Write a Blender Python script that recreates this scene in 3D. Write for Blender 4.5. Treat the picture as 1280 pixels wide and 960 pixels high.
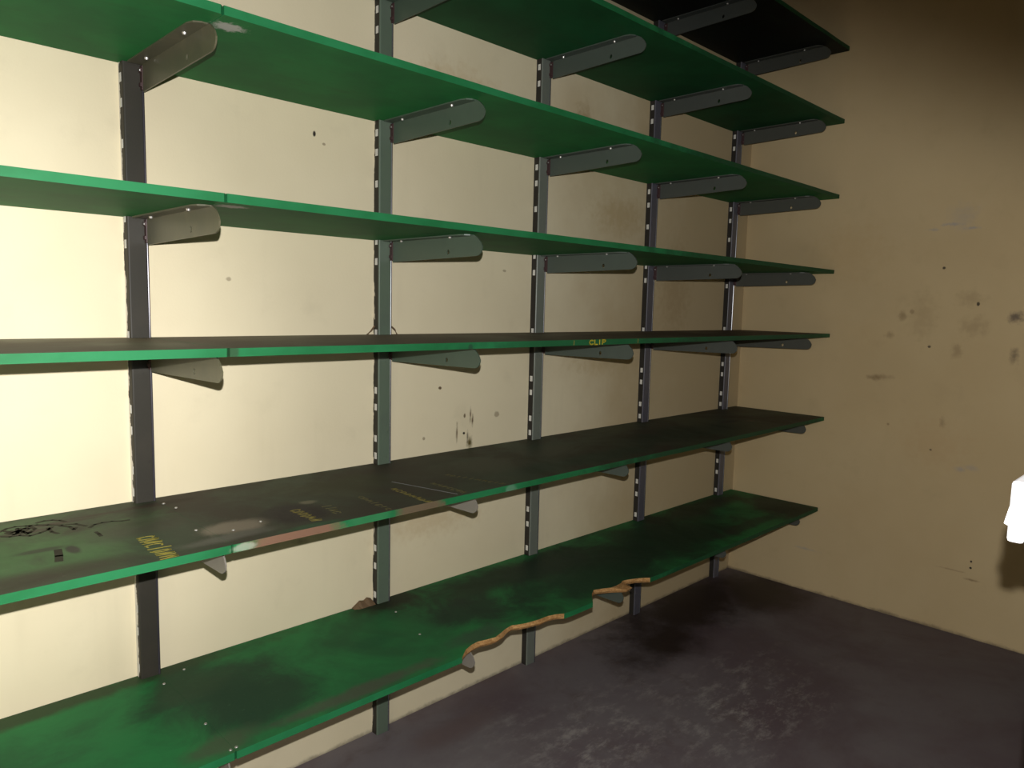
import bpy, bmesh, math, random
from mathutils import Matrix, Vector

for o in list(bpy.data.objects):
    bpy.data.objects.remove(o, do_unlink=True)
S = bpy.context.scene
COL = S.collection

# ------------------------------------------------------------------ camera
CAM = Vector((-0.1101, -1.6119, 1.1756))
RT, UP, FW = (Vector(v).normalized() for v in
              ((0.7107, -0.7032, 0.0234), (0.0578, 0.0915, 0.9941), (0.7012, 0.7051, -0.1057)))
cd = bpy.data.cameras.new('camera')
cam = bpy.data.objects.new('camera', cd)
COL.objects.link(cam)
cam.matrix_world = Matrix((
    (RT.x, UP.x, -FW.x, CAM.x),
    (RT.y, UP.y, -FW.y, CAM.y),
    (RT.z, UP.z, -FW.z, CAM.z),
    (0, 0, 0, 1)))
cd.sensor_width = 36.0
cd.lens = 25.86
cd.clip_start = 0.02
S.camera = cam

# ------------------------------------------------------------------ light: a dark store room lit by the camera's flash
w = bpy.data.worlds.new('world')
S.world = w
w.use_nodes = True
w.node_tree.nodes['Background'].inputs[0].default_value = (1.0, 0.72, 0.5, 1)
w.node_tree.nodes['Background'].inputs[1].default_value = 0.004

FLASH = Vector((-0.113, -1.616, 1.236))
def flash_beam(right, down, energy, half, blend):
    """one part of the flash's beam, aimed off the lens axis by the given tangents"""
    ld = bpy.data.lights.new('flash_light', 'SPOT')
    o = bpy.data.objects.new('flash_light', ld)
    COL.objects.link(o)
    o.location = FLASH
    o.rotation_euler = (FW + RT * right - UP * down).normalized().to_track_quat('-Z', 'Y').to_euler()
    ld.energy = energy
    ld.color = (0.985, 0.985, 0.965)
    ld.spot_size = math.radians(2 * half)
    ld.spot_blend = blend
    ld.shadow_soft_size = 0.0055
flash_beam(-0.27, 1.0, 117.0, 79.5, 0.22)        # wide beam, cut off above
flash_beam(-0.84, 0.08, 78.0, 27, 1.0)          # its hot centre, towards the left

S.view_settings.view_transform = 'Standard'
S.view_settings.look = 'None'
S.view_settings.gamma = 1.0
S.view_settings.use_curve_mapping = False
S.view_settings.exposure = 0.0

# ------------------------------------------------------------------ measures (metres); shelf wall is y = 0, room in front of it at y < 0
X_UP = [0.406, 1.001, 1.5866, 2.1817, 2.7742]
Z_SH = [2.193, 1.919, 1.6293, 1.3338, 1.0788, 0.7383, 0.358]     # undersides, top to bottom
DEPTH, TH = 0.40, 0.0146
UW, UD = 0.0394, 0.024
X_END, X_WALL, X_JOINT, X_LEFT = 2.905, 2.9247, 0.424, -0.78
Y_FRONT = -1.503                                                   # inner face of the front wall
X_JAMB = 0.649
H = 2.6

# ------------------------------------------------------------------ node helpers
class NT:
    def __init__(self, name):
        self.m = bpy.data.materials.new(name)
        self.m.use_nodes = True
        self.t = self.m.node_tree
        self.b = self.t.nodes['Principled BSDF']
        self.co = self.t.nodes.new('ShaderNodeTexCoord').outputs['Object']
    def n(self, kind, **kw):
        nd = self.t.nodes.new(kind)
        for k, v in kw.items():
            setattr(nd, k, v)
        return nd
    def set(self, sock, v):
        if isinstance(v, bpy.types.NodeSocket):
            self.t.links.new(v, sock)
        elif isinstance(v, tuple) and len(v) == 3 and sock.type == 'RGBA':
            sock.default_value = (*v, 1)
        else:
            sock.default_value = v
    def math(self, op, a, b=0.0, clamp=False):
        nd = self.n('ShaderNodeMath', operation=op, use_clamp=clamp)
        self.set(nd.inputs[0], a)
        self.set(nd.inputs[1], b)
        return nd.outputs[0]
    def mix(self, f, a, b):
        nd = self.n('ShaderNodeMix', data_type='RGBA')
        self.set(nd.inputs[0], f)
        self.set(nd.inputs[6], a)
        self.set(nd.inputs[7], b)
        return nd.outputs[2]
    def noise(self, scale, detail=4.0, rough=0.55, off=(0, 0, 0), stretch=(1, 1, 1), dist=0.0):
        mp = self.n('ShaderNodeMapping')
        self.set(mp.inputs['Vector'], self.co)
        mp.inputs['Location'].default_value = off
        mp.inputs['Scale'].default_value = stretch
        nd = self.n('ShaderNodeTexNoise')
        self.set(nd.inputs['Vector'], mp.outputs[0])
        nd.inputs['Scale'].default_value = scale
        nd.inputs['Detail'].default_value = detail
        nd.inputs['Roughness'].default_value = rough
        nd.inputs['Distortion'].default_value = dist
        return nd.outputs['Fac']
    def step(self, v, lo, hi):
        nd = self.n('ShaderNodeMapRange', clamp=True, interpolation_type='SMOOTHSTEP')
        self.set(nd.inputs['Value'], v)
        nd.inputs['From Min'].default_value = lo
        nd.inputs['From Max'].default_value = hi
        return nd.outputs[0]
    def xyz(self):
        nd = self.n('ShaderNodeSeparateXYZ')
        self.set(nd.inputs[0], self.co)
        return nd.outputs
    def blob(self, c, r, wob=None, amt=0.6, hard=0.5):
        """1 inside an ellipsoid, ragged by the noise wob, 0 outside"""
        mp = self.n('ShaderNodeMapping')
        self.set(mp.inputs['Vector'], self.co)
        mp.inputs['Scale'].default_value = tuple(1.0 / q for q in r)
        mp.inputs['Location'].default_value = tuple(-a / q for a, q in zip(c, r))
        ln = self.n('ShaderNodeVectorMath', operation='LENGTH')
        self.set(ln.inputs[0], mp.outputs[0])
        d = ln.outputs['Value']
        if wob is not None:
            d = self.math('ADD', d, self.math('MULTIPLY', self.math('SUBTRACT', wob, 0.5), amt * 2))
        s = self.step(d, hard, 1.0)
        return self.math('SUBTRACT', 1.0, s)
    def out(self, col, rough=0.6, spec=0.4, bump=None, bs=0.2, bd=0.002, metal=0.0):
        self.set(self.b.inputs['Base Color'], col)
        self.set(self.b.inputs['Roughness'], rough)
        self.b.inputs['Specular IOR Level'].default_value = spec
        self.b.inputs['Metallic'].default_value = metal
        if bump is not None:
            bn = self.n('ShaderNodeBump')
            bn.inputs['Strength'].default_value = bs
            bn.inputs['Distance'].default_value = bd
            self.set(bn.inputs['Height'], bump)
            self.set(self.b.inputs['Normal'], bn.outputs[0])
        return self.m

# ------------------------------------------------------------------ materials
def wall_mat(name, base, base2, spots, base_grime=True, corner=False):
    t = NT(name)
    big = t.noise(1.6, 4, 0.6)
    mid = t.noise(9.0, 5, 0.6, off=(3, 1, 2))
    fine = t.noise(160.0, 3, 0.6)
    c = t.mix(t.step(big, 0.35, 0.7), base, base2)
    dk = tuple(v * 0.72 for v in base2)
    c = t.mix(t.math('MULTIPLY', t.step(mid, 0.55, 0.8), 0.22), c, dk)
    drip = t.noise(7.0, 4, 0.6, off=(7, 7, 7), stretch=(1, 1, 0.12))
    c = t.mix(t.math('MULTIPLY', t.step(drip, 0.55, 0.8), 0.22), c, dk)
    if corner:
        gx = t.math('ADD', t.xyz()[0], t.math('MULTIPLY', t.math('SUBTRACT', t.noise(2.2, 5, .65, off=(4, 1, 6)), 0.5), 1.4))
        c = t.mix(t.math('MULTIPLY', t.step(gx, 1.45, 2.35), 0.85), c, (0.49, 0.375, 0.215))  # flash fall-off put into the colour: darker tan towards the room corner
    wob = t.noise(40.0, 3, 0.6, off=(5, 5, 5))
    for (ce, r, col, k) in spots:
        small = sorted(r)[1] < 0.0125
        c = t.mix(t.math('MULTIPLY', t.blob(ce, r, wob, 0.5, 0.5) if small else t.blob(ce, tuple(1.35 * q for q in r), wob, 0.75, 0.0), k), c, col)
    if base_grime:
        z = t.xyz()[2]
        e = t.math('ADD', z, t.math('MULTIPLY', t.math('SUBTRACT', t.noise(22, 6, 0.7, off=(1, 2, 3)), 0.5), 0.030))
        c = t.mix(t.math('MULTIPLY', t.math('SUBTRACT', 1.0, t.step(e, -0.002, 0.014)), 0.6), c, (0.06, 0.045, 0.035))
    return t.out(c, 0.75, 0.25, bump=fine, bs=0.22, bd=0.0012)

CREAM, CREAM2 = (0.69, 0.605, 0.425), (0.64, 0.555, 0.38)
BRN = (0.13, 0.085, 0.045)
BLK = (0.03, 0.025, 0.02)
sp_back = [((1.271, 0, .806), (.004, .05, .03), BRN, .9), ((1.312, 0, .786), (.0035, .05, .02), BLK, .8),
           ((1.321, 0, .770), (.012, .05, .022), (.10, .075, .02), 1), ((1.298, 0, .80), (.006, .05, .005), BLK, 1),
           ((1.3223, 0, .8535), (.004, .05, .022), BRN, 1), ((1.331, 0, .834), (.004, .05, .018), BRN, 1),
           ((1.30, 0, .852), (.005, .05, .008), BRN, .9), ((1.2055, 0, .939), (.008, .05, .006), BRN, 1),
           ((.8132, 0, 1.5701), (.005, .05, .009), BLK, 1), ((.838, 0, 1.55), (.006, .05, .004), BRN, .6),
           ((1.43, 0, .845), (.012, .05, .012), BRN, .5), ((.60, 0, 1.22), (.008, .05, .006), BRN, .5),
           ((1.15, 0, .80), (.006, .05, .006), BRN, .6), ((1.45, 0, 1.28), (.01, .05, .005), BRN, .5),
           ((1.25, 0, 1.75), (.16, .05, .08), (.50, .37, .20), .6), ((1.80, 0, 1.78), (.05, .05, .06), (.34, .24, .12), .7),
           ((2.02, 0, 1.50), (.16, .05, .07), (.45, .33, .17), .6), ((1.18, 0, .56), (.2, .05, .05), (.52, .40, .24), .6),
           ((2.38, 0, 1.25), (.12, .05, .2), (.42, .31, .17), .7), ((1.95, 0, .99), (.2, .05, .05), (.46, .34, .18), .5),
           ((.77, 0, .585), (.02, .05, .01), (.3, .24, .15), .6), ((.62, 0, .63), (.02, .05, .003), (.3, .24, .15), .5),
           ((2.216, 0, .17), (.004, .05, .15), (.28, .14, .05), .8), ((2.226, 0, .12), (.003, .05, .10), (.28, .14, .05), .7),
           ((2.214, 0, .52), (.004, .05, .12), (.24, .15, .07), .7)]
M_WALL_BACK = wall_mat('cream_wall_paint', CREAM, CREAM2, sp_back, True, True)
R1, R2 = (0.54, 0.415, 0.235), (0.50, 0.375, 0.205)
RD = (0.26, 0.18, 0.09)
BLU = (0.34, 0.31, 0.29)
sp_right = [((2.92, -.787, 1.35), (.05, .007, .007), BLK, .9), ((2.92, -.906, 1.221), (.05, .007, .009), BLK, .95),
            ((2.92, -1.023, 1.176), (.05, .026, .020), (.12, .09, .07), .85), ((2.92, -1.029, 1.04), (.05, .016, .028), (.15, .11, .07), .7),
            ((2.92, -.659, 1.172), (.05, .016, .020), RD, .7), ((2.92, -.572, .9285), (.05, .030, .012), RD, .8),
            ((2.92, -.60, .935), (.05, .05, .010), RD, .5), ((2.92, -.825, .7835), (.05, .012, .020), RD, .6),
            ((2.92, -.793, .676), (.05, .006, .006), BLK, .9), ((2.92, -.76, 1.06), (.05, .007, .006), BLK, .8),
            ((2.92, -.80, 1.507), (.05, .040, .007), BLU, .8), ((2.92, -.865, 1.490), (.05, .022, .006), BLU, .8),
            ((2.92, -.835, 1.53), (.05, .05, .05), BLU, .3), ((2.92, -.74, 1.49), (.05, .025, .006), BLU, .5),
            ((2.92, -.957, .287), (.05, .005, .006), BLK, 1), ((2.92, -.957, .263), (.05, .005, .005), BLK, 1),
            ((2.92, -.965, .219), (.05, .030, .004), RD, .8), ((2.92, -.895, .62), (.05, .02, .010), BLU, .6),
            ((2.92, -.93, .63), (.05, .03, .012), BLU, .4), ((2.92, -.638, .753), (.05, .006, .006), RD, .7),
            ((2.92, -.88, 1.24), (.05, .05, .03), RD, .35), ((2.92, -.90, 1.14), (.05, .05, .04), RD, .35),
            ((2.92, -.69, 1.19), (.05, .010, .010), RD, .5), ((2.92, -.85, 1.05), (.05, .02, .03), RD, .5),
            ((2.92, -.62, 1.10), (.05, .02, .014), RD, .5), ((2.92, -.73, 1.17), (.05, .05, .10), RD, .25),
            ((2.92, -.35, .18), (.05, .05, .006), BLU, .6), ((2.92, -.80, .70), (.05, .12, .10), (.48, .33, .17), .4),
            ((2.92, -.45, 1.42), (.05, .16, .12), (.48, .34, .17), .4), ((2.92, -.90, .24), (.05, .05, .003), RD, .6)]
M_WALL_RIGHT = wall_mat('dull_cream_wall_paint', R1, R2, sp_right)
M_WALL = wall_mat('plain_wall_paint', CREAM, CREAM2, [])
M_JAMB = wall_mat('pale_jamb_paint', (0.78, 0.74, 0.68), (0.75, 0.71, 0.65), [], False)

def floor_mat():
    t = NT('worn_dark_floor_paint')
    a = t.noise(1.7, 6, 0.62, dist=0.4)
    b = t.noise(6.0, 7, 0.7, off=(4, 2, 0), dist=0.8)
    c = t.mix(t.step(a, 0.36, 0.66), (0.106, 0.077, 0.086), (0.148, 0.127, 0.133))
    c = t.mix(t.math('MULTIPLY', t.step(b, 0.50, 0.74), 0.7), c, (0.105, 0.076, 0.074))
    wob = t.noise(4.5, 7, 0.72, off=(9, 3, 0))
    scuff = t.noise(17.0, 9, 0.78, off=(2, 8, 0), stretch=(0.7, 1.3, 1))
    dust = t.math('MAXIMUM', t.blob((1.38, -.44, 0), (.60, .34, 1), wob, .9, .0), t.blob((1.85, -.62, 0), (.60, .34, 1), wob, .9, .0))
    c = t.mix(t.math('MULTIPLY', t.math('MULTIPLY', dust, t.step(scuff, 0.47, 0.66)), 0.6), c, (0.36, 0.335, 0.31))
    c = t.mix(t.math('MULTIPLY', t.blob((.98, -.34, 0), (.55, .30, 1), wob, .7, .0), 0.6), c, (0.20, 0.185, 0.18))
    c = t.mix(t.math('MULTIPLY', t.blob((.80, -.26, 0), (.10, .06, 1), wob, .8, .2), 0.7), c, (0.10, 0.068, 0.066))
    c = t.mix(t.math('MULTIPLY', t.blob((1.15, -.14, 0), (.20, .07, 1), wob, .8, .2), 0.6), c, (0.12, 0.080, 0.076))
    c = t.mix(t.math('MULTIPLY', t.step(t.noise(75, 6, .8, off=(1, 1, 0)), .60, .74), .35), c, (0.24, 0.22, 0.21))
    c = t.mix(t.math('MULTIPLY', t.step(t.noise(48, 6, .8, off=(6, 2, 0)), .58, .74), .45), c, (0.075, 0.055, 0.055))
    oil = t.math('MAXIMUM', t.blob((2.42, -.10, 0), (.72, .27, 1), wob, .9, .25), t.blob((2.05, -.24, 0), (.36, .17, 1), wob, .9, .1))
    oil = t.math('MAXIMUM', oil, t.blob((2.75, -.22, 0), (.40, .34, 1), wob, .8, .15))
    c = t.mix(t.math('MULTIPLY', oil, 0.92), c, (0.022, 0.013, 0.010))
    rg = t.mix(oil, (0.62, 0.62, 0.62), (0.5, 0.5, 0.5))
    return t.out(c, rg, 0.25, bump=t.noise(45, 6, 0.7), bs=0.25, bd=0.002)
M_FLOOR = floor_mat()

G_HI = (0.018, 0.215, 0.062)
G_LO = (0.014, 0.15, 0.045)
DIRT = (0.040, 0.031, 0.022)

def green_plain(name, hi=G_HI, lo=G_LO, dirt=0.35, scuff=False):
    t = NT(name)
    a = t.noise(5, 5, 0.6)
    b = t.noise(14, 5, 0.65, off=(3, 3, 3), stretch=(0.35, 1, 1))
    c = t.mix(t.step(a, 0.35, 0.65), hi, lo)
    c = t.mix(t.math('MULTIPLY', t.step(b, 0.52, 0.78), dirt), c, (0.03, 0.06, 0.025))
    if scuff:
        wob = t.noise(90, 5, 0.75, off=(3, 6, 1))
        c = t.mix(t.blob((.452, -.352, 0), (.034, .026, 1), wob, 1.0, .4), c, (0.42, 0.42, 0.36))
    return t.out(c, 0.6, 0.10, bump=t.noise(90, 3), bs=0.1, bd=0.001)
M_UNDER = green_plain('green_underside_paint', (0.020, 0.17, 0.045), (0.018, 0.125, 0.037), 0.45, True)

M_UNDER_DARK = green_plain('darkened_green_underside', (0.012, 0.085, 0.028), (0.010, 0.060, 0.020), 0.5)  # green darkened to carry the shade under the second shelf
M_UNDER_BLACK = green_plain('near_black_underside', (0.012, 0.016, 0.012), (0.010, 0.010, 0.008), 0.3)  # shade under the topmost shelf painted in as near black

def green_edge(name, wear_and_tone=(), hi=(0.018, 0.150, 0.055)):
    t = NT(name)
    a = t.noise(9, 5, 0.65, stretch=(0.5, 1, 1))
    c = t.mix(t.step(a, 0.40, 0.72), hi, (0.012, 0.110, 0.036))
    sc = t.noise(70, 4, 0.7, off=(6, 1, 1), stretch=(0.6, 1, 1))
    c = t.mix(t.math('MULTIPLY', t.step(sc, 0.64, 0.76), 0.7), c, (0.02, 0.05, 0.022))
    wob = t.noise(26, 5, 0.7, off=(2, 2, 5))
    for (ce, r, col, k) in wear_and_tone:
        c = t.mix(t.math('MULTIPLY', t.blob(ce, r, wob, .6, .5), k), c, col)
    return t.out(c, 0.5, 0.15, bump=t.noise(80, 4), bs=0.15, bd=0.001)

def grimy_top(name, green, dirt, amount, blobs, lo=0.35, hi=0.6):
    t = NT(name)
    a = t.noise(3.2, 7, 0.66, dist=0.6)
    st = t.noise(11, 6, 0.7, off=(8, 3, 1), stretch=(0.28, 1.3, 1), dist=0.8)
    f = t.math('MULTIPLY', t.step(a, lo, hi), amount)
    c = t.mix(f, green, dirt)
    c = t.mix(t.math('MULTIPLY', t.step(st, 0.50, 0.72), 0.55), c, tuple(0.6 * g + 0.4 * d for g, d in zip(green, dirt)))
    wob = t.noise(6.5, 6, 0.68, off=(1, 7, 4), dist=0.6)
    for (ce, r, col, k) in blobs:
        c = t.mix(t.math('MULTIPLY', t.blob((ce[0], ce[1], 0), (r[0], r[1], 50), wob, .75, .35), k), c, col)
    fine = t.noise(110, 5, 0.8, off=(5, 0, 0))
    c = t.mix(t.math('MULTIPLY', t.step(fine, 0.60, 0.72), 0.35), c, tuple(min(1, 1.9 * v + 0.02) for v in dirt))
    return t.out(c, t.mix(f, (0.5,) * 3, (0.65,) * 3), 0.10, bump=t.noise(70, 5, .7), bs=0.2, bd=0.001)

OLIVE = (0.085, 0.115, 0.045)
M_TOP_CLEAN = grimy_top('dusty_green_top', (0.03, 0.14, 0.05), (0.09, 0.08, 0.05), 0.7, [])
M_TOP_S4 = grimy_top('brown_grimy_top', (0.125, 0.125, 0.075), (0.145, 0.115, 0.085), 0.9, [((2.4, -.2), (1.2, .3), (0.075, 0.058, 0.042), .8)])
blobs5 = [((-.1, -.2), (.58, .28), (0.062, 0.135, 0.050), .95),
          ((.235, -.075), (.10, .014), DIRT, .95), ((.30, -.06), (.10, .010), DIRT, .9), ((.18, -.10), (.07, .022), DIRT, .95),
          ((.42, -.055), (.10, .02), DIRT, .9), ((.215, -.25), (.012, .03), (.03, .032, .025), .95), ((.17, -.225), (.05, .016), (.04, .045, .03), .8),
          ((.10, -.36), (.22, .05), DIRT, .7), ((.34, -.20), (.12, .08), (0.045, 0.045, 0.03), .7),
          ((.46, -.30), (.085, .055), (0.24, 0.20, 0.145), .8), ((.44, -.355), (.11, .03), (0.13, 0.125, 0.10), .7),
          ((.60, -.30), (.08, .10), (0.022, 0.015, 0.018), .8), ((.66, -.235), (.025, .018), (0.22, 0.20, 0.13), .6),
          ((.80, -.15), (.20, .12), (0.055, 0.060, 0.032), .7), ((.58, -.39), (.1, .02), (0.03, 0.10, 0.045), .6),
          ((1.3, -.2), (.4, .1), (0.055, 0.055, 0.035), .6), ((2.45, -.22), (.10, .03), (0.012, 0.014, 0.012), .9),
          ((2.55, -.26), (.03, .02), (0.12, 0.08, 0.05), .6), ((2.1, -.25), (.45, .14), (0.024, 0.042, 0.026), .8), ((1.5, -.32), (.4, .07), (0.026, 0.046, 0.028), .7)]
M_TOP_S5 = grimy_top('black_brown_grimy_top', (0.036, 0.052, 0.030), (0.054, 0.042, 0.032), 0.85, blobs5, 0.40, 0.66)
blobs6 = [((.10, -.02), (.80, .045), (0.035, 0.045, 0.022), .85), ((.50, -.22), (.22, .22), (0.019, 0.050, 0.026), .95),
          ((.45, -.12), (.11, .09), (0.030, 0.062, 0.030), .8), ((.42, -.36), (.09, .05), (0.06, 0.085, 0.045), .8),
          ((.70, -.37), (.28, .03), (0.075, 0.065, 0.05), .7), ((1.02, -.02), (.16, .10), (0.022, 0.020, 0.013), .9),
          ((1.35, -.10), (.40, .11), (0.020, 0.026, 0.018), .85), ((1.15, -.22), (.18, .10), (0.020, 0.038, 0.024), .85),
          ((1.05, -.34), (.14, .05), (0.045, 0.065, 0.045), .7), ((.84, -.20), (.08, .04), (0.018, 0.09, 0.035), .7),
          ((1.62, -.10), (.25, .12), (0.014, 0.022, 0.014), .8), ((1.6, -.25), (.55, .22), (0.017, 0.036, 0.021), .85), ((2.0, -.2), (.5, .3), (0.014, 0.032, 0.018), .8),
          ((2.5, -.08), (.5, .10), (0.030, 0.026, 0.018), .85), ((2.8, -.3), (.2, .25), (0.030, 0.024, 0.018), .85), ((2.2, -.2), (.5, .2), (0.014, 0.030, 0.016), .75),
          ((2.45, -.33), (.35, .04), (0.022, 0.03, 0.02), .7)]
M_TOP_S6 = grimy_top('worn_green_top', (0.020, 0.165, 0.047), (0.026, 0.075, 0.034), 0.75, blobs6, 0.40, 0.7)

PINK = (0.20, 0.105, 0.070)
CHIPW = (0.42, 0.45, 0.36)
wear_and_tone5 = [((.545, -.4, 0), (.115, .05, .05), PINK, .95), ((.83, -.4, 0), (.075, .05, .05), (0.13, 0.085, 0.055), .9),
         ((.445, -.4, .006), (.026, .05, .009), CHIPW, .55), ((1.10, -.4, 0), (.025, .05, .02), (.13, .26, .17), .6),
         ((2.2, -.4, 0), (1.0, .05, .05), (0.016, 0.040, 0.020), .8), ((.70, -.4, 0), (.06, .05, .05), (0.06, 0.22, 0.09), .3)]  # includes a darker green over the right half
M_EDGE = green_edge('green_front_edge_paint', [((2.5, -.4, 0), (1.0, .05, .08), (.010, .045, .020), .75)])  # darker green towards the right end
M_EDGE5 = green_edge('chipped_green_edge_paint', wear_and_tone5)
M_EDGE4 = green_edge('dark_green_edge_paint', [((1.45, -.4, 0), (.6, .05, .05), (.016, .075, .032), .6), ((2.4, -.4, 0), (.8, .05, .05), (.016, .05, .028), .7),  # darker green from the middle rightwards
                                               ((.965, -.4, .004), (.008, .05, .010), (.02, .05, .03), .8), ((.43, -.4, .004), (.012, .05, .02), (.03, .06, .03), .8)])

def chip_mat():
    t = NT('torn_chipboard')
    a = t.noise(120, 5, 0.75)
    c = t.mix(t.step(a, 0.35, 0.68), (0.30, 0.155, 0.055), (0.50, 0.29, 0.12))
    return t.out(c, 0.85, 0.1, bump=a, bs=0.8, bd=0.004)
M_CHIP = chip_mat()

def metal_paint(name, base, worn, rough=0.38, spec=0.5, amt=0.5):
    t = NT(name)
    a = t.noise(14, 5, 0.65)
    b = t.noise(55, 5, 0.7, off=(4, 4, 4))
    c = t.mix(t.math('MULTIPLY', t.step(a, 0.42, 0.70), amt), base, worn)
    c = t.mix(t.math('MULTIPLY', t.step(b, 0.64, 0.76), 0.4), c, tuple(v * 0.5 for v in base))
    return t.out(c, rough, spec, bump=t.noise(120, 3), bs=0.08, bd=0.0006)
M_UP = [metal_paint('black_upright_paint', (0.030, 0.027, 0.021), (0.040, 0.034, 0.026), 0.45, 0.25),
        metal_paint('grey_green_upright_paint', (0.095, 0.128, 0.092), (0.085, 0.108, 0.085)),
        metal_paint('grey_upright_paint', (0.140, 0.155, 0.130), (0.12, 0.13, 0.115)),
        metal_paint('slate_upright_paint', (0.088, 0.085, 0.105), (0.075, 0.072, 0.09)),
        metal_paint('slate_upright_paint', (0.115, 0.110, 0.130), (0.095, 0.09, 0.11))]
M_SIDE = metal_paint('dark_slotted_side', (0.022, 0.019, 0.016), (0.034, 0.030, 0.025), 0.6, 0.3)
def side_smear():
    t = NT('side_with_white_paint_smears')
    y = t.xyz()[1]
    nz = t.noise(16, 6, 0.75, stretch=(1, 1, 0.6))
    z = t.xyz()[2]
    e = t.math('ADD', y, t.math('MULTIPLY', t.math('SUBTRACT', nz, 0.5), 0.060))
    e = t.math('SUBTRACT', e, t.math('MULTIPLY', z, 0.006))
    f = t.step(e, -0.0145, -0.0125)
    return t.out(t.mix(f, (0.022, 0.019, 0.016), (0.66, 0.62, 0.56)), 0.6, 0.3)
M_SMEAR = side_smear()
def side_smear_little():
    t = NT('side_with_little_white_paint')
    y = t.xyz()[1]
    nz = t.noise(22, 5, 0.7, stretch=(1, 1, 0.5), off=(3, 3, 9))
    e = t.math('ADD', y, t.math('MULTIPLY', t.math('SUBTRACT', nz, 0.5), 0.040))
    f = t.step(e, -0.0025, -0.0005)
    return t.out(t.mix(f, (0.026, 0.024, 0.019), (0.50, 0.45, 0.36)), 0.6, 0.3)
M_SMEAR2 = side_smear_little()
def flat(name, col, rough=0.5, spec=0.4, metal=0.0):
    t = NT(name)
    a = t.noise(60, 4, 0.6)
    return t.out(t.mix(t.step(a, 0.4, 0.7), col, tuple(v * 0.85 for v in col)), rough, spec, metal=metal)
M_BEAD = flat('worn_shiny_upright_edge', (0.26, 0.26, 0.28), 0.24, 0.7, 0.85)
M_BEAD_DARK = flat('dark_shiny_upright_edge', (0.045, 0.04, 0.05), 0.25, 0.5, 0.3)
M_SLOT = flat('white_slot_paint', (0.62, 0.60, 0.55), 0.7)
M_BR = [metal_paint('bracket_paint_olive', (0.075, 0.072, 0.045), (0.125, 0.112, 0.062)),
        metal_paint('bracket_paint_green_grey', (0.060, 0.088, 0.062), (0.052, 0.072, 0.052)),
        metal_paint('bracket_paint_grey', (0.062, 0.078, 0.064), (0.055, 0.064, 0.055)),
        metal_paint('bracket_paint_slate', (0.062, 0.068, 0.060), (0.055, 0.058, 0.05)),
        metal_paint('bracket_paint_slate', (0.068, 0.070, 0.058), (0.06, 0.06, 0.05))]
M_BR_LOW = metal_paint('bracket_paint_pale', (0.20, 0.18, 0.155), (0.17, 0.155, 0.13))  # low left brackets made paler: flash glare put into the colour
M_HOOK = metal_paint('rusty_primer', (0.050, 0.022, 0.022), (0.035, 0.018, 0.016), 0.5)
M_SCREW = flat('bright_steel', (0.55, 0.53, 0.50), 0.4, 0.5, 0.8)
M_YELLOW = flat('yellow_marker', (0.50, 0.40, 0.030), 0.6)
M_YELLOW_SOFT = flat('smudged_yellow_marker', (0.30, 0.25, 0.035), 0.7)
M_YELLOW_DIM = flat('faded_yellow_marker', (0.21, 0.17, 0.035), 0.7)
M_YELLOW_LOW = flat('rubbed_yellow_marker', (0.115, 0.10, 0.035), 0.7)
M_GREYMARK = flat('grey_marker', (0.20, 0.20, 0.20), 0.7)
M_SCRAWL = flat('dark_smeared_marker', (0.036, 0.034, 0.022), 0.7, 0.1)
M_PLASTIC = flat('white_plastic', (0.86, 0.84, 0.86), 0.4)
M_WOOD = flat('dark_splinter', (0.13, 0.08, 0.04), 0.8)
M_CEIL = wall_mat('ceiling_paint', (0.55, 0.47, 0.33), (0.5, 0.42, 0.29), [], False)

# ------------------------------------------------------------------ mesh helpers
def link(name, bm, mats, parent=None, smooth=False):
    me = bpy.data.meshes.new(name)
    bmesh.ops.recalc_face_normals(bm, faces=bm.faces)
    bm.to_mesh(me)
    bm.free()
    for m in (mats if isinstance(mats, (list, tuple)) else [mats]):
        me.materials.append(m)
    if smooth:
        for p in me.polygons:
            p.use_smooth = True
    o = bpy.data.objects.new(name, me)
    COL.objects.link(o)
    if parent is not None:
        o.parent = parent
    return o

def tag(o, label, cat, group=None):
    o['label'] = label
    o['category'] = cat
    if group:
        o['group'] = group

def box(bm, x0, x1, y0, y1, z0, z1, mi=0, bev=0.0):
    g = bmesh.ops.create_cube(bm, size=1.0)
    vs = g['verts']
    for v in vs:
        v.co = Vector(((x0 + x1) / 2 + v.co.x * (x1 - x0), (y0 + y1) / 2 + v.co.y * (y1 - y0), (z0 + z1) / 2 + v.co.z * (z1 - z0)))
    fs = {f for v in vs for f in v.link_faces}
    for f in fs:
        f.material_index = mi
    if bev:
        es = list({e for v in vs for e in v.link_edges})
        bmesh.ops.bevel(bm, geom=es, offset=bev, segments=2, affect='EDGES', profile=0.5)
    return vs

def prism(bm, top, bot, z0, z1, mi=(0, 1, 2), extra=None):
    """solid between outline bot at z0 and outline top at z1; mi = material of top, sides, underside; extra(i) overrides a side's"""
    n = len(top)
    vt = [bm.verts.new((x, y, z1)) for x, y in top]
    vb = [bm.verts.new((x, y, z0)) for x, y in bot]
    f = bm.faces.new(vt)
    f.material_index = mi[0]
    f2 = bm.faces.new(list(reversed(vb)))
    f2.material_index = mi[2]
    for i in range(n):
        j = (i + 1) % n
        s = bm.faces.new((vt[i], vb[i], vb[j], vt[j]))
        s.material_index = extra(i) if extra else mi[1]
    bmesh.ops.triangulate(bm, faces=[f, f2])

def structure(name, bm, m):
    o = link(name, bm, m)
    o['kind'] = 'structure'
    return o

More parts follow.
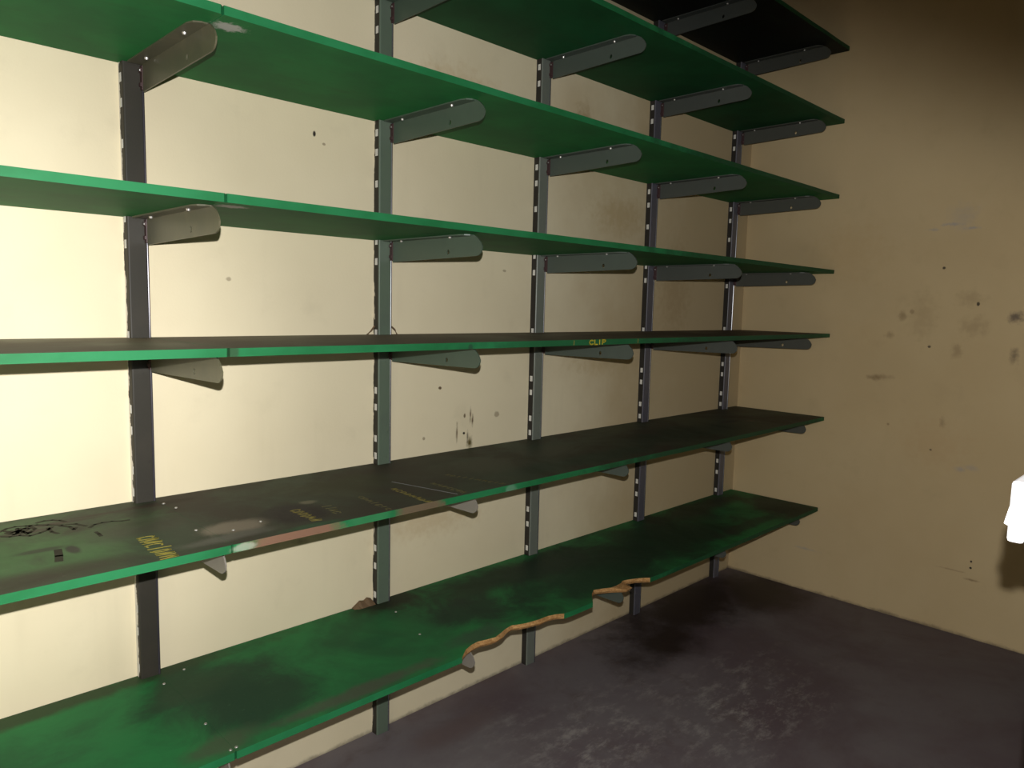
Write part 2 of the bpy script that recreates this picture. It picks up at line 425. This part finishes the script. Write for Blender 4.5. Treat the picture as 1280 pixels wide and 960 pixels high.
# ------------------------------------------------------------------ the room
def slab(name, x0, x1, y0, y1, z0, z1, m):
    bm = bmesh.new()
    box(bm, x0, x1, y0, y1, z0, z1)
    return structure(name, bm, m)
XL = X_LEFT - 0.02
slab('floor', XL, X_WALL, -2.7, 0.0, -0.1, 0.0, M_FLOOR)
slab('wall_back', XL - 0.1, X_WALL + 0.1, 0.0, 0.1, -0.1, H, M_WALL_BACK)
slab('wall_right', X_WALL, X_WALL + 0.1, -2.7, 0.0, -0.1, H, M_WALL_RIGHT)
slab('wall_left', XL - 0.1, XL, -2.7, 0.0, -0.1, H, M_WALL)
slab('ceiling', XL - 0.1, X_WALL + 0.1, -2.7, 0.1, H, H + 0.1, M_CEIL)
bm = bmesh.new()                                   # front wall with the doorway the photographer stands in
box(bm, X_JAMB, X_WALL, Y_FRONT - 0.16, Y_FRONT, 0.0, H)
box(bm, XL, -0.62, Y_FRONT - 0.16, Y_FRONT, 0.0, H)
box(bm, -0.62, X_JAMB, Y_FRONT - 0.16, Y_FRONT, 2.25, H)
structure('wall_front', bm, M_JAMB)

# ------------------------------------------------------------------ uprights
SLOTS = [2.12, 2.07, 1.896, 1.848, 1.60, 1.552, 1.474, 1.331, 1.28, 1.098, .948, .904, .821, .775, .652, .525, .476, .396, .22, .17]
UP_LABEL = ['black steel upright with ragged white paint down its left edge',
            'grey-green slotted upright behind the splintered back edge of the lowest shelf',
            'grey slotted upright behind the long torn front edge of the lowest shelf',
            'dark slate upright whose foot shows through the gap chewed in the lowest shelf',
            'dark slotted upright right beside the room corner']
for i, X in enumerate(X_UP):
    e = bpy.data.objects.new('shelf_upright', None)
    COL.objects.link(e)
    e.location = (X, 0, 0)
    tag(e, UP_LABEL[i], 'shelf upright', 'slotted uprights on the shelf wall')
    hw, top = UW / 2, 2.42
    bm = bmesh.new()
    r = 0.0035                                     # folded steel channel: rounded front corners, open towards the wall
    out = [(-hw, 0.0)]
    for k in range(6):
        a = math.pi + k / 5 * math.pi / 2
        out.append((-hw + r + r * math.cos(a), -UD + r + r * math.sin(a)))
    rb = 0.0024
    for k in range(8):
        a = 1.08 * math.pi + k / 7 * 0.92 * math.pi
        out.append((hw - rb + rb * math.cos(a), -UD + 0.0002 + rb * math.sin(a)))
    out.append((hw, 0.0))
    th = 0.0018
    inn = [(hw - th, 0.0), (hw - th, -UD + th), (-hw + th, -UD + th), (-hw + th, 0.0)]
    prism(bm, out + inn, out + inn, 0.0, top, (1, 0, 1), lambda k: 1 if k in (0, 16, 17, 18, 19) else (2 if 7 <= k <= 13 else 0))
    link('channel', bm, [M_UP[i], [M_SMEAR, M_SMEAR2, M_SIDE, M_SIDE, M_SIDE][i], M_BEAD if i else M_BEAD_DARK], e)
    for z in SLOTS:                                # paint-filled slots in the side leg
        bm = bmesh.new()
        box(bm, -hw - 0.0006, -hw + 0.001, -0.0165, -0.0065, z - 0.0085, z + 0.0085)
        link('slot', bm, M_SLOT, e)

# ------------------------------------------------------------------ shelf boards
def notched(x0, x1, front):
    """outline counter-clockwise: front edge (given points), right end, back edge with a notch round every upright"""
    pts = [(x0, -DEPTH)] + front + [(x1 - 0.004, -DEPTH), (x1, -DEPTH + 0.004), (x1, -0.002)]
    for X in reversed(X_UP):
        a, b = X + UW / 2 + 0.003, X - UW / 2 - 0.003
        if x0 < b and a < x1:
            pts += [(a, -0.002), (a, -UD - 0.002), (b, -UD - 0.002), (b, -0.002)]
    pts += [(x0, -0.002)]
    return pts

def prism3(bm, top, mid, bot, zs, mi, chip):
    """like prism, with a third outline between the two"""
    n = len(top)
    lay = [[bm.verts.new((x, y, z)) for x, y in o] for o, z in zip((top, mid, bot), zs)]
    f = bm.faces.new(lay[0])
    f.material_index = mi[0]
    f2 = bm.faces.new(list(reversed(lay[2])))
    f2.material_index = mi[2]
    for A, B in ((lay[0], lay[1]), (lay[1], lay[2])):
        for i in range(n):
            j = (i + 1) % n
            q = bm.faces.new((A[i], B[i], B[j], A[j]))
            q.material_index = 3 if i in chip else mi[1]
    bmesh.ops.triangulate(bm, faces=[f, f2])

def board(k, x0, x1, label, front=(), front_mid=(), front_bot=(), chip=(), mats=None):
    z = Z_SH[k]
    e = bpy.data.objects.new('shelf_board', None)
    COL.objects.link(e)
    e.location = (0, 0, z)
    tag(e, label, 'shelf board', 'painted shelf boards')
    bm = bmesh.new()
    t = notched(x0, x1, list(front))
    if front_mid:
        prism3(bm, t, notched(x0, x1, list(front_mid)), notched(x0, x1, list(front_bot)), (TH, TH * 0.5, 0.0), (0, 1, 2), chip)
    else:
        prism(bm, t, t, 0.0, TH, (0, 1, 2))
    link('board', bm, mats + [M_CHIP], e)
    return e

def seeded_front(k, x0, x1):
    """slightly uneven paint-soft front edge"""
    rnd = random.Random(k * 7 + int(x0 * 100))
    n = max(2, int((x1 - x0) / 0.11))
    return [(x0 + (x1 - x0) * i / n, -DEPTH + rnd.uniform(-0.0006, 0.0012)) for i in range(1, n)]

def pts_of(k, x0, x1):
    return seeded_front(k, x0, x1)

ORD = ['topmost', 'second from the top', 'third from the top', 'middle', 'third from the floor', 'second from the floor', 'lowest']
LONG_LABEL = ['topmost shelf board, almost black underneath, only its right end in view',
              'long green shelf board seen from below, second from the top',
              'long green shelf board seen from below, third from the top',
              'long green shelf board seen nearly edge-on, fourth from the top',
              'long brown-topped shelf board with CLIP written in yellow on its front edge',
              'long grimy dark shelf board with faded yellow scribbles on top, second from floor',
              'lowest long green shelf board with torn, chewed front edge']
LEFT_LABEL = {2: 'bright green board at the upper left corner, seen from below',
              3: 'green board at the left, second highest there, its underside lit yellowish',
              4: 'short brown-topped board at the left with green front edge, seen almost level',
              5: 'olive-smeared board at the left with black scrawl and yellow writing on top',
              6: 'bright green board in the lower left corner, lowest on that side'}
TOPS = {4: M_TOP_S4, 5: M_TOP_S5, 6: M_TOP_S6}
EDGES = {4: M_EDGE4, 5: M_EDGE5}
boards = {}
for k in range(7):
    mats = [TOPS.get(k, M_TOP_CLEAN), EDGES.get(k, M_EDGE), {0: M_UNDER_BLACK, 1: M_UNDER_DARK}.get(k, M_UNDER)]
    if k >= 2:
        boards[k, 'L'] = board(k, X_LEFT, X_JOINT - (0.0015 if k < 5 else 0.0003), LEFT_LABEL[k], pts_of(k, X_LEFT, X_JOINT), mats=mats)
    if k < 6:
        boards[k, 'R'] = board(k, X_JOINT, X_END, LONG_LABEL[k], pts_of(k, X_JOINT, X_END), mats=mats)
# the lowest board: a front edge torn away down to bare chipboard, slanting outwards towards its underside
rnd = random.Random(5)
brk = [(.900, -.400, 0), (.955, -.400, 0), (.966, -.392, 1), (.985, -.378, 1), (1.010, -.369, 1), (1.033, -.366, 1), (1.055, -.372, 1), (1.081, -.377, 1),
       (1.105, -.370, 1), (1.130, -.361, 1), (1.157, -.356, 1), (1.178, -.366, 1), (1.198, -.372, 1), (1.235, -.378, 1), (1.268, -.379, 1), (1.292, -.386, 1),
       (1.312, -.397, 0), (1.34, -.400, 0), (1.428, -.400, 0), (1.436, -.392, 0), (1.470, -.362, 1), (1.497, -.346, 1), (1.525, -.356, 1), (1.549, -.368, 1),
       (1.575, -.369, 1), (1.600, -.366, 1), (1.618, -.358, 1), (1.636, -.362, 1), (1.665, -.374, 1), (1.690, -.388, 1), (1.702, -.398, 0), (1.75, -.400, 0)]
off = {2: .003, 3: .010, 4: .014, 5: .016, 6: .015, 7: .012, 8: .011, 9: .009, 10: .010, 11: .010, 12: .011, 13: .010, 14: .009, 15: .006,
       20: .003, 21: .006, 22: .007, 23: .012, 24: .052, 25: .056, 26: .016, 27: .007, 28: .008, 29: .008}
ft = [(p[0], p[1]) for p in brk]
fm = [(p[0] + 0.2 * off.get(i, 0), p[1] - 0.62 * off.get(i, 0) + (rnd.uniform(-.002, .002) if p[2] else 0)) for i, p in enumerate(brk)]
fb = [(p[0], p[1] + (0.006 if b[2] else 0)) for p, b in zip(fm, brk)]
chip = {i + 1 for i in range(len(brk)) if brk[i][2] or (i + 1 < len(brk) and brk[i + 1][2])} 
boards[6, 'R'] = board(6, X_JOINT, X_END, LONG_LABEL[6], ft, fm, fb, chip, [M_TOP_S6, M_EDGE, M_UNDER])

# splintered back edge of the lowest board, left of the second upright
bm = bmesh.new()
sp = [(.915, .002), (.928, .010), (.937, .016), (.950, .013), (.960, .019), (.972, .014), (.978, .006)]
for (xa, ha), (xb, hb) in zip(sp[:-1], sp[1:]):
    vs = [bm.verts.new(p) for p in ((xa, -.003, TH - .002), (xb, -.003, TH - .002), (xb, -.003, TH + hb), (xa, -.003, TH + ha),
                                    (xa, -.024, TH - .002), (xb, -.024, TH - .002), (xb, -.010, TH + hb * .8), (xa, -.010, TH + ha * .8))]
    for q in ((0, 1, 2, 3), (5, 4, 7, 6), (3, 2, 6, 7), (0, 4, 5, 1), (1, 5, 6, 2), (4, 0, 3, 7)):
        bm.faces.new([vs[i] for i in q])
bmesh.ops.remove_doubles(bm, verts=bm.verts, dist=1e-5)
link('splintered_edge', bm, M_WOOD, boards[6, 'R'])

# wire ends bent up from the back of the CLIP board beside the second upright
def tube(bm, pts, r, seg=6):
    rings = []
    for i, p in enumerate(pts):
        p = Vector(p)
        d = (Vector(pts[min(i + 1, len(pts) - 1)]) - Vector(pts[max(i - 1, 0)])).normalized()
        u = d.orthogonal().normalized()
        v = d.cross(u)
        rings.append([bm.verts.new(p + (u * math.cos(a) + v * math.sin(a)) * r) for a in (2 * math.pi * s / seg for s in range(seg))])
    for a, b in zip(rings[:-1], rings[1:]):
        for s in range(seg):
            bm.faces.new((a[s], a[(s + 1) % seg], b[(s + 1) % seg], b[s]))
    bm.faces.new(rings[0])
    bm.faces.new(list(reversed(rings[-1])))
for pts in ([(.955, -.010, TH), (.966, -.012, TH + .010), (.975, -.014, TH + .022)],
            [(1.048, -.010, TH), (1.040, -.012, TH + .012), (1.027, -.016, TH + .020)]):
    bm = bmesh.new()
    tube(bm, pts, 0.0022)
    link('splinter', bm, M_WOOD, boards[4, 'R'])

# ------------------------------------------------------------------ screws driven through the boards
def disc(bm, c, r, h, axis='z', seg=12):
    g = bmesh.ops.create_cone(bm, cap_ends=True, segments=seg, radius1=r, radius2=r * 0.7, depth=h)
    rot = Matrix.Identity(4)
    if axis == '-x':
        rot = Matrix.Rotation(-math.pi / 2, 4, 'Y')
    if axis == '-z':
        rot = Matrix.Rotation(math.pi, 4, 'X')
    for v in g['verts']:
        v.co = rot @ v.co + Vector(c)
def screw_on(b, pts, r=0.0035):
    for x, y in pts:
        bm = bmesh.new()
        disc(bm, (x, y, TH + 0.0006), r, 0.002)
        link('screw_head', bm, M_SCREW, b, True)
screw_on(boards[5, 'L'], [(.408, -.279)])
screw_on(boards[5, 'R'], [(.459, -.322), (.4285, -.060), (.436, -.107), (.521, -.303)])
screw_on(boards[6, 'L'], [(.4148, -.0736), (.4184, -.277), (.4175, -.389)])
screw_on(boards[6, 'R'], [(.4687, -.040), (.429, -.387), (.954, -.243), (.988, -.097)])

# ------------------------------------------------------------------ yellow marker writing
def strokes(bm, polylines, fn, w, h=0.0003):
    for pl in polylines:
        for a, b in zip(pl[:-1], pl[1:]):
            A, B = Vector(a), Vector(b)
            d = (B - A)
            if d.length < 1e-6:
                continue
            d.normalize()
            n = Vector((-d.y, d.x)) * w / 2
            A2, B2 = A - d * w * .3, B + d * w * .3
            q = [A2 - n, B2 - n, B2 + n, A2 + n]
            lo = [bm.verts.new(fn(p.x, p.y, 0)) for p in q]
            hi = [bm.verts.new(fn(p.x, p.y, h)) for p in q]
            bm.faces.new(hi)
            bm.faces.new(list(reversed(lo)))
            for i in range(4):
                j = (i + 1) % 4
                bm.faces.new((lo[i], lo[j], hi[j], hi[i]))

GLYPH = {'C': [[(.85, .85), (.55, 1), (.2, .8), (.1, .5), (.2, .2), (.55, 0), (.85, .15)]],
         'L': [[(.15, 1), (.15, 0), (.8, 0)]],
         'I': [[(.4, 1), (.4, 0)]],
         'P': [[(.15, 0), (.15, 1), (.6, 1), (.85, .8), (.6, .5), (.15, .5)]],
         '|': [[(.5, 1), (.45, 0)]]}
bm = bmesh.new()
def onedge(x, z, h):
    return Vector((x, -DEPTH - 0.0012 - h, z))
x = 1.371
for ch, wd in (('C', .020), ('L', .017), ('I', .012), ('P', .021)):
    strokes(bm, [[(x + px * wd, 0.0015 + pz * 0.0115) for px, pz in pl] for pl in GLYPH[ch]], onedge, 0.0032)
    x += wd + .001
o = link('lettering', bm, M_YELLOW, boards[4, 'R'])
o['label'] = 'yellow handwritten CLIP'
for xx in (1.311, 1.585):
    bm = bmesh.new()
    strokes(bm, [[(xx + .001, .0125), (xx, .002)]], onedge, 0.003)
    link('tick_mark', bm, M_YELLOW_DIM, boards[4, 'R'])

def scrawl(b, x0, y0, x1, y1, height, seed, m, wdt=0.0028, wordbreak=0):
    """an illegible handwritten line running from (x0, y0) to (x1, y1) over the top of board b"""
    rnd = random.Random(seed)
    A, B = Vector((x0, y0)), Vector((x1, y1))
    d = B - A
    L = d.length
    d.normalize()
    n = Vector((-d.y, d.x))
    s, pls, cur = 0.0, [], []
    while s < L:
        wd = rnd.uniform(.010, .016)
        kind = rnd.randrange(5)
        g = [[(0, 0), (.1, .9), (.5, .95), (.9, .5), (.5, .1), (0, 0)], [(0, .1), (.3, 1), (.55, 0), (.9, .9)], [(.4, 0), (.5, 1.1)],
             [(.9, .8), (.3, .95), (0, .5), (.3, 0), (.9, .1)], [(0, 0), (.1, 1.0), (.4, .4), (.7, .9), (.85, 0)]][kind]
        pls.append([(s + px * wd, pz * height + rnd.uniform(-.002, .002)) for px, pz in g])
        s += wd + .005
    bm = bmesh.new()
    strokes(bm, pls, lambda u, v, h: Vector((A.x + d.x * u + n.x * v, A.y + d.y * u + n.y * v, TH + h)), wdt)
    link('marker_scribble', bm, m, b)
scrawl(boards[5, 'L'], .312, -.258, .306, -.388, .030, 21, M_YELLOW_SOFT, .0034)
scrawl(boards[5, 'R'], .600, -.270, .596, -.368, .020, 8, M_YELLOW_DIM, .003)
scrawl(boards[5, 'R'], .665, -.280, .655, -.350, .018, 9, M_YELLOW_LOW, .003)
scrawl(boards[5, 'R'], .762, -.265, .752, -.390, .012, 10, M_YELLOW_LOW, .003)
scrawl(boards[5, 'R'], .858, -.254, .850, -.390, .013, 11, M_YELLOW_DIM, .003)
scrawl(boards[5, 'R'], .960, -.270, .962, -.390, .013, 12, M_YELLOW_LOW, .003)
scrawl(boards[5, 'R'], 1.04, -.225, 1.085, -.380, .014, 13, M_YELLOW_LOW, .003)
SCRAWL = [[(.1457, -.0679), (.1572, -.0544), (.1716, -.0508), (.1876, -.0564), (.2037, -.062), (.2185, -.0745), (.2371, -.0919), (.2581, -.0998), (.2681, -.1247)],
          [(.2067, -.048), (.2193, -.042), (.2316, -.0456), (.2421, -.057), (.2473, -.0699)],
          [(.1405, -.0972), (.1526, -.1113), (.1672, -.1126), (.1794, -.1267), (.1963, -.1186), (.211, -.108), (.2208, -.0926)],
          [(.1521, -.0656), (.16, -.0877), (.1742, -.0767), (.1794, -.1118), (.1953, -.0868), (.1929, -.0609), (.1729, -.0834), (.1601, -.1028), (.1523, -.0811)],
          [(.16, -.075), (.175, -.095), (.188, -.078), (.172, -.065), (.166, -.098), (.186, -.104)],
          [(.214, -.0948), (.2133, -.1255), (.2189, -.1417)], [(.2331, -.095), (.2449, -.1131), (.2462, -.134), (.2521, -.1232)],
          [(.2709, -.1392), (.283, -.1251), (.2958, -.1218), (.3121, -.1247), (.327, -.1331), (.3389, -.1346)], [(.2711, -.1747), (.2716, -.1905), (.2708, -.2049)]]
for part in (SCRAWL[:6], SCRAWL[6:7], SCRAWL[7:8], SCRAWL[8:]):
    bm = bmesh.new()
    strokes(bm, part, lambda u, v, h: Vector((u, v, TH + h)), .0062)
    link('dark_scrawl', bm, M_SCRAWL, boards[5, 'L'])
bm = bmesh.new()
strokes(bm, [[(.196, -.2394), (.1896, -.2729), (.1835, -.2988)]], lambda u, v, h: Vector((u, v, TH + h)), .012)
link('dark_smudge', bm, M_SCRAWL, boards[5, 'L'])
bm = bmesh.new()
strokes(bm, [[(.900, -.20), (.925, -.30), (.945, -.385)]], lambda u, v, h: Vector((u, v, TH + h)), .003)
link('chalk_line', bm, M_GREYMARK, boards[5, 'R'])

# ------------------------------------------------------------------ brackets
def arm_mesh():
    """steel plate with a rounded nose, a hole through it and a flange folded to the left under the board"""
    bm = bmesh.new()
    y0, y1, hgt = -UD - 0.012, -0.376, 0.054
    prof = [(y0, 0.0), (-.346, 0.0), (-.358, -.006), (-.370, -.017), (y1, -.028)]
    for k in range(1, 7):
        a = k / 6 * math.pi / 2
        prof.append((y1 + .020 - .020 * math.cos(a), -hgt + .006 + .020 - .020 * math.sin(a)))
    prof += [(y0, -hgt)]
    hc, hr = (-.257, -.036), .0048
    hole = [(hc[0] + hr * math.cos(a), hc[1] + hr * 1.25 * math.sin(a)) for a in (2 * math.pi * k / 14 for k in range(14))]
    th = 0.003
    def bend(y):
        return 0.0
    def layer(dx):
        vo = [bm.verts.new((dx + bend(y), y, z)) for y, z in prof]
        vh = [bm.verts.new((dx + bend(y), y, z)) for y, z in hole]
        es = [bm.edges.new((l[i], l[(i + 1) % len(l)])) for l in (vo, vh) for i in range(len(l))]
        bmesh.ops.triangle_fill(bm, edges=es, use_beauty=True)
        return vo, vh
    ao, ah = layer(0.0)
    bo, bh = layer(th)
    for A, B in ((ao, bo), (ah, bh)):
        for i in range(len(A)):
            j = (i + 1) % len(A)
            bm.faces.new((A[i], A[j], B[j], B[i]))
    # flange
    fl = [(0.001, y0 + .004), (-.026, y0 + .004), (-.026, -.322), (-.021, -.338), (-.010, -.346), (0.001, -.346)]
    prism(bm, fl, fl, -.003, -.0002, (0, 0, 0))
    return bm
def hook_mesh():
    bm = bmesh.new()
    box(bm, -.0015, .0045, -UD - 0.013, -UD - 0.0002, -.050, -.004, bev=.001)
    box(bm, -.004, .006, -UD - 0.011, -UD - 0.0002, -.017, -.009, bev=.001)
    box(bm, -.004, .006, -UD - 0.011, -UD - 0.0002, -.044, -.036, bev=.001)
    return bm
def mesh_from(name, bm, m, smooth=False):
    me = bpy.data.meshes.new(name)
    bmesh.ops.recalc_face_normals(bm, faces=bm.faces)
    bm.to_mesh(me)
    bm.free()
    me.materials.append(m)
    return me
ME_HOOK = mesh_from('hook', hook_mesh(), M_HOOK)
bm = bmesh.new()
disc(bm, (0, 0, 0), .0042, .004, '-z')
ME_SCREW = mesh_from('screw', bm, M_SCREW)
bm = bmesh.new()
disc(bm, (0, 0, 0), .003, .003, '-x')
ME_RIVET = mesh_from('rivet', bm, M_SCREW)
ME_ARM = {}
def arm_for(m):
    if m not in ME_ARM:
        ME_ARM[m] = mesh_from('arm', arm_mesh(), m)
    return ME_ARM[m]

POST = ['leftmost black upright', 'second upright from left', 'middle upright', 'fourth upright from left', 'corner upright']
SHELF = ['topmost shelf', 'second shelf from top', 'third shelf from top', 'fourth shelf from top', 'CLIP-marked shelf', 'scribbled dark shelf', 'lowest shelf']
LOOK = ['olive-grey', 'green-grey', 'grey', 'dark grey', 'dark grey']
def in_view(k, i):
    if k == 0:
        return i >= 3
    if k == 1:
        return i >= 1
    return True
for k in range(7):
    for i, X in enumerate(X_UP):
        if not in_view(k, i):
            continue
        e = bpy.data.objects.new('shelf_bracket', None)
        COL.objects.link(e)
        e.location = (X + 0.0135, 0, Z_SH[k])
        tag(e, '%s bracket under %s, on %s' % (LOOK[i], SHELF[k], POST[i]), 'shelf bracket', 'steel brackets under the shelves')
        m = M_BR_LOW if (k >= 5 and i < 2) else M_BR[i]
        parts = [('arm', arm_for(m), (0, 0, 0)), ('hook', ME_HOOK, (0, 0, 0)), ('screw', ME_SCREW, (-.009, -.086, -.0045)),
                 ('screw', ME_SCREW, (-.012, -.278, -.0045)), ('rivet', ME_RIVET, (-.0035, -.032, -.013))]
        for nm, me, loc in parts:
            c = bpy.data.objects.new(nm, me)
            COL.objects.link(c)
            c.parent = e
            c.location = loc

# ------------------------------------------------------------------ light switch standing off the front wall, just inside the doorway
e = bpy.data.objects.new('light_switch', None)
COL.objects.link(e)
e.location = (0.651, Y_FRONT, 0.978)
tag(e, 'white plastic light switch box at the right edge of the picture, near the right wall', 'light switch')
bm = bmesh.new()
box(bm, .002, .054, 0.0, .0155, .003, .052, bev=.002)
link('back_box', bm, M_PLASTIC, e)
bm = bmesh.new()
box(bm, -.001, .057, .0175, .0305, 0, .055, bev=.003)
link('face_plate', bm, M_PLASTIC, e)
bm = bmesh.new()                                   # rocker: wedge sticking out of the plate
vs = [bm.verts.new((x, y, z)) for x in (.002, .034) for y, z in ((.0300, .034), (.0300, .014), (.0336, .0155))]
bm.faces.new(vs[0:3])
bm.faces.new(list(reversed(vs[3:6])))
for a, b in ((0, 1), (1, 2), (2, 0)):
    bm.faces.new((vs[a], vs[b], vs[b + 3], vs[a + 3]))
link('rocker', bm, M_PLASTIC, e)
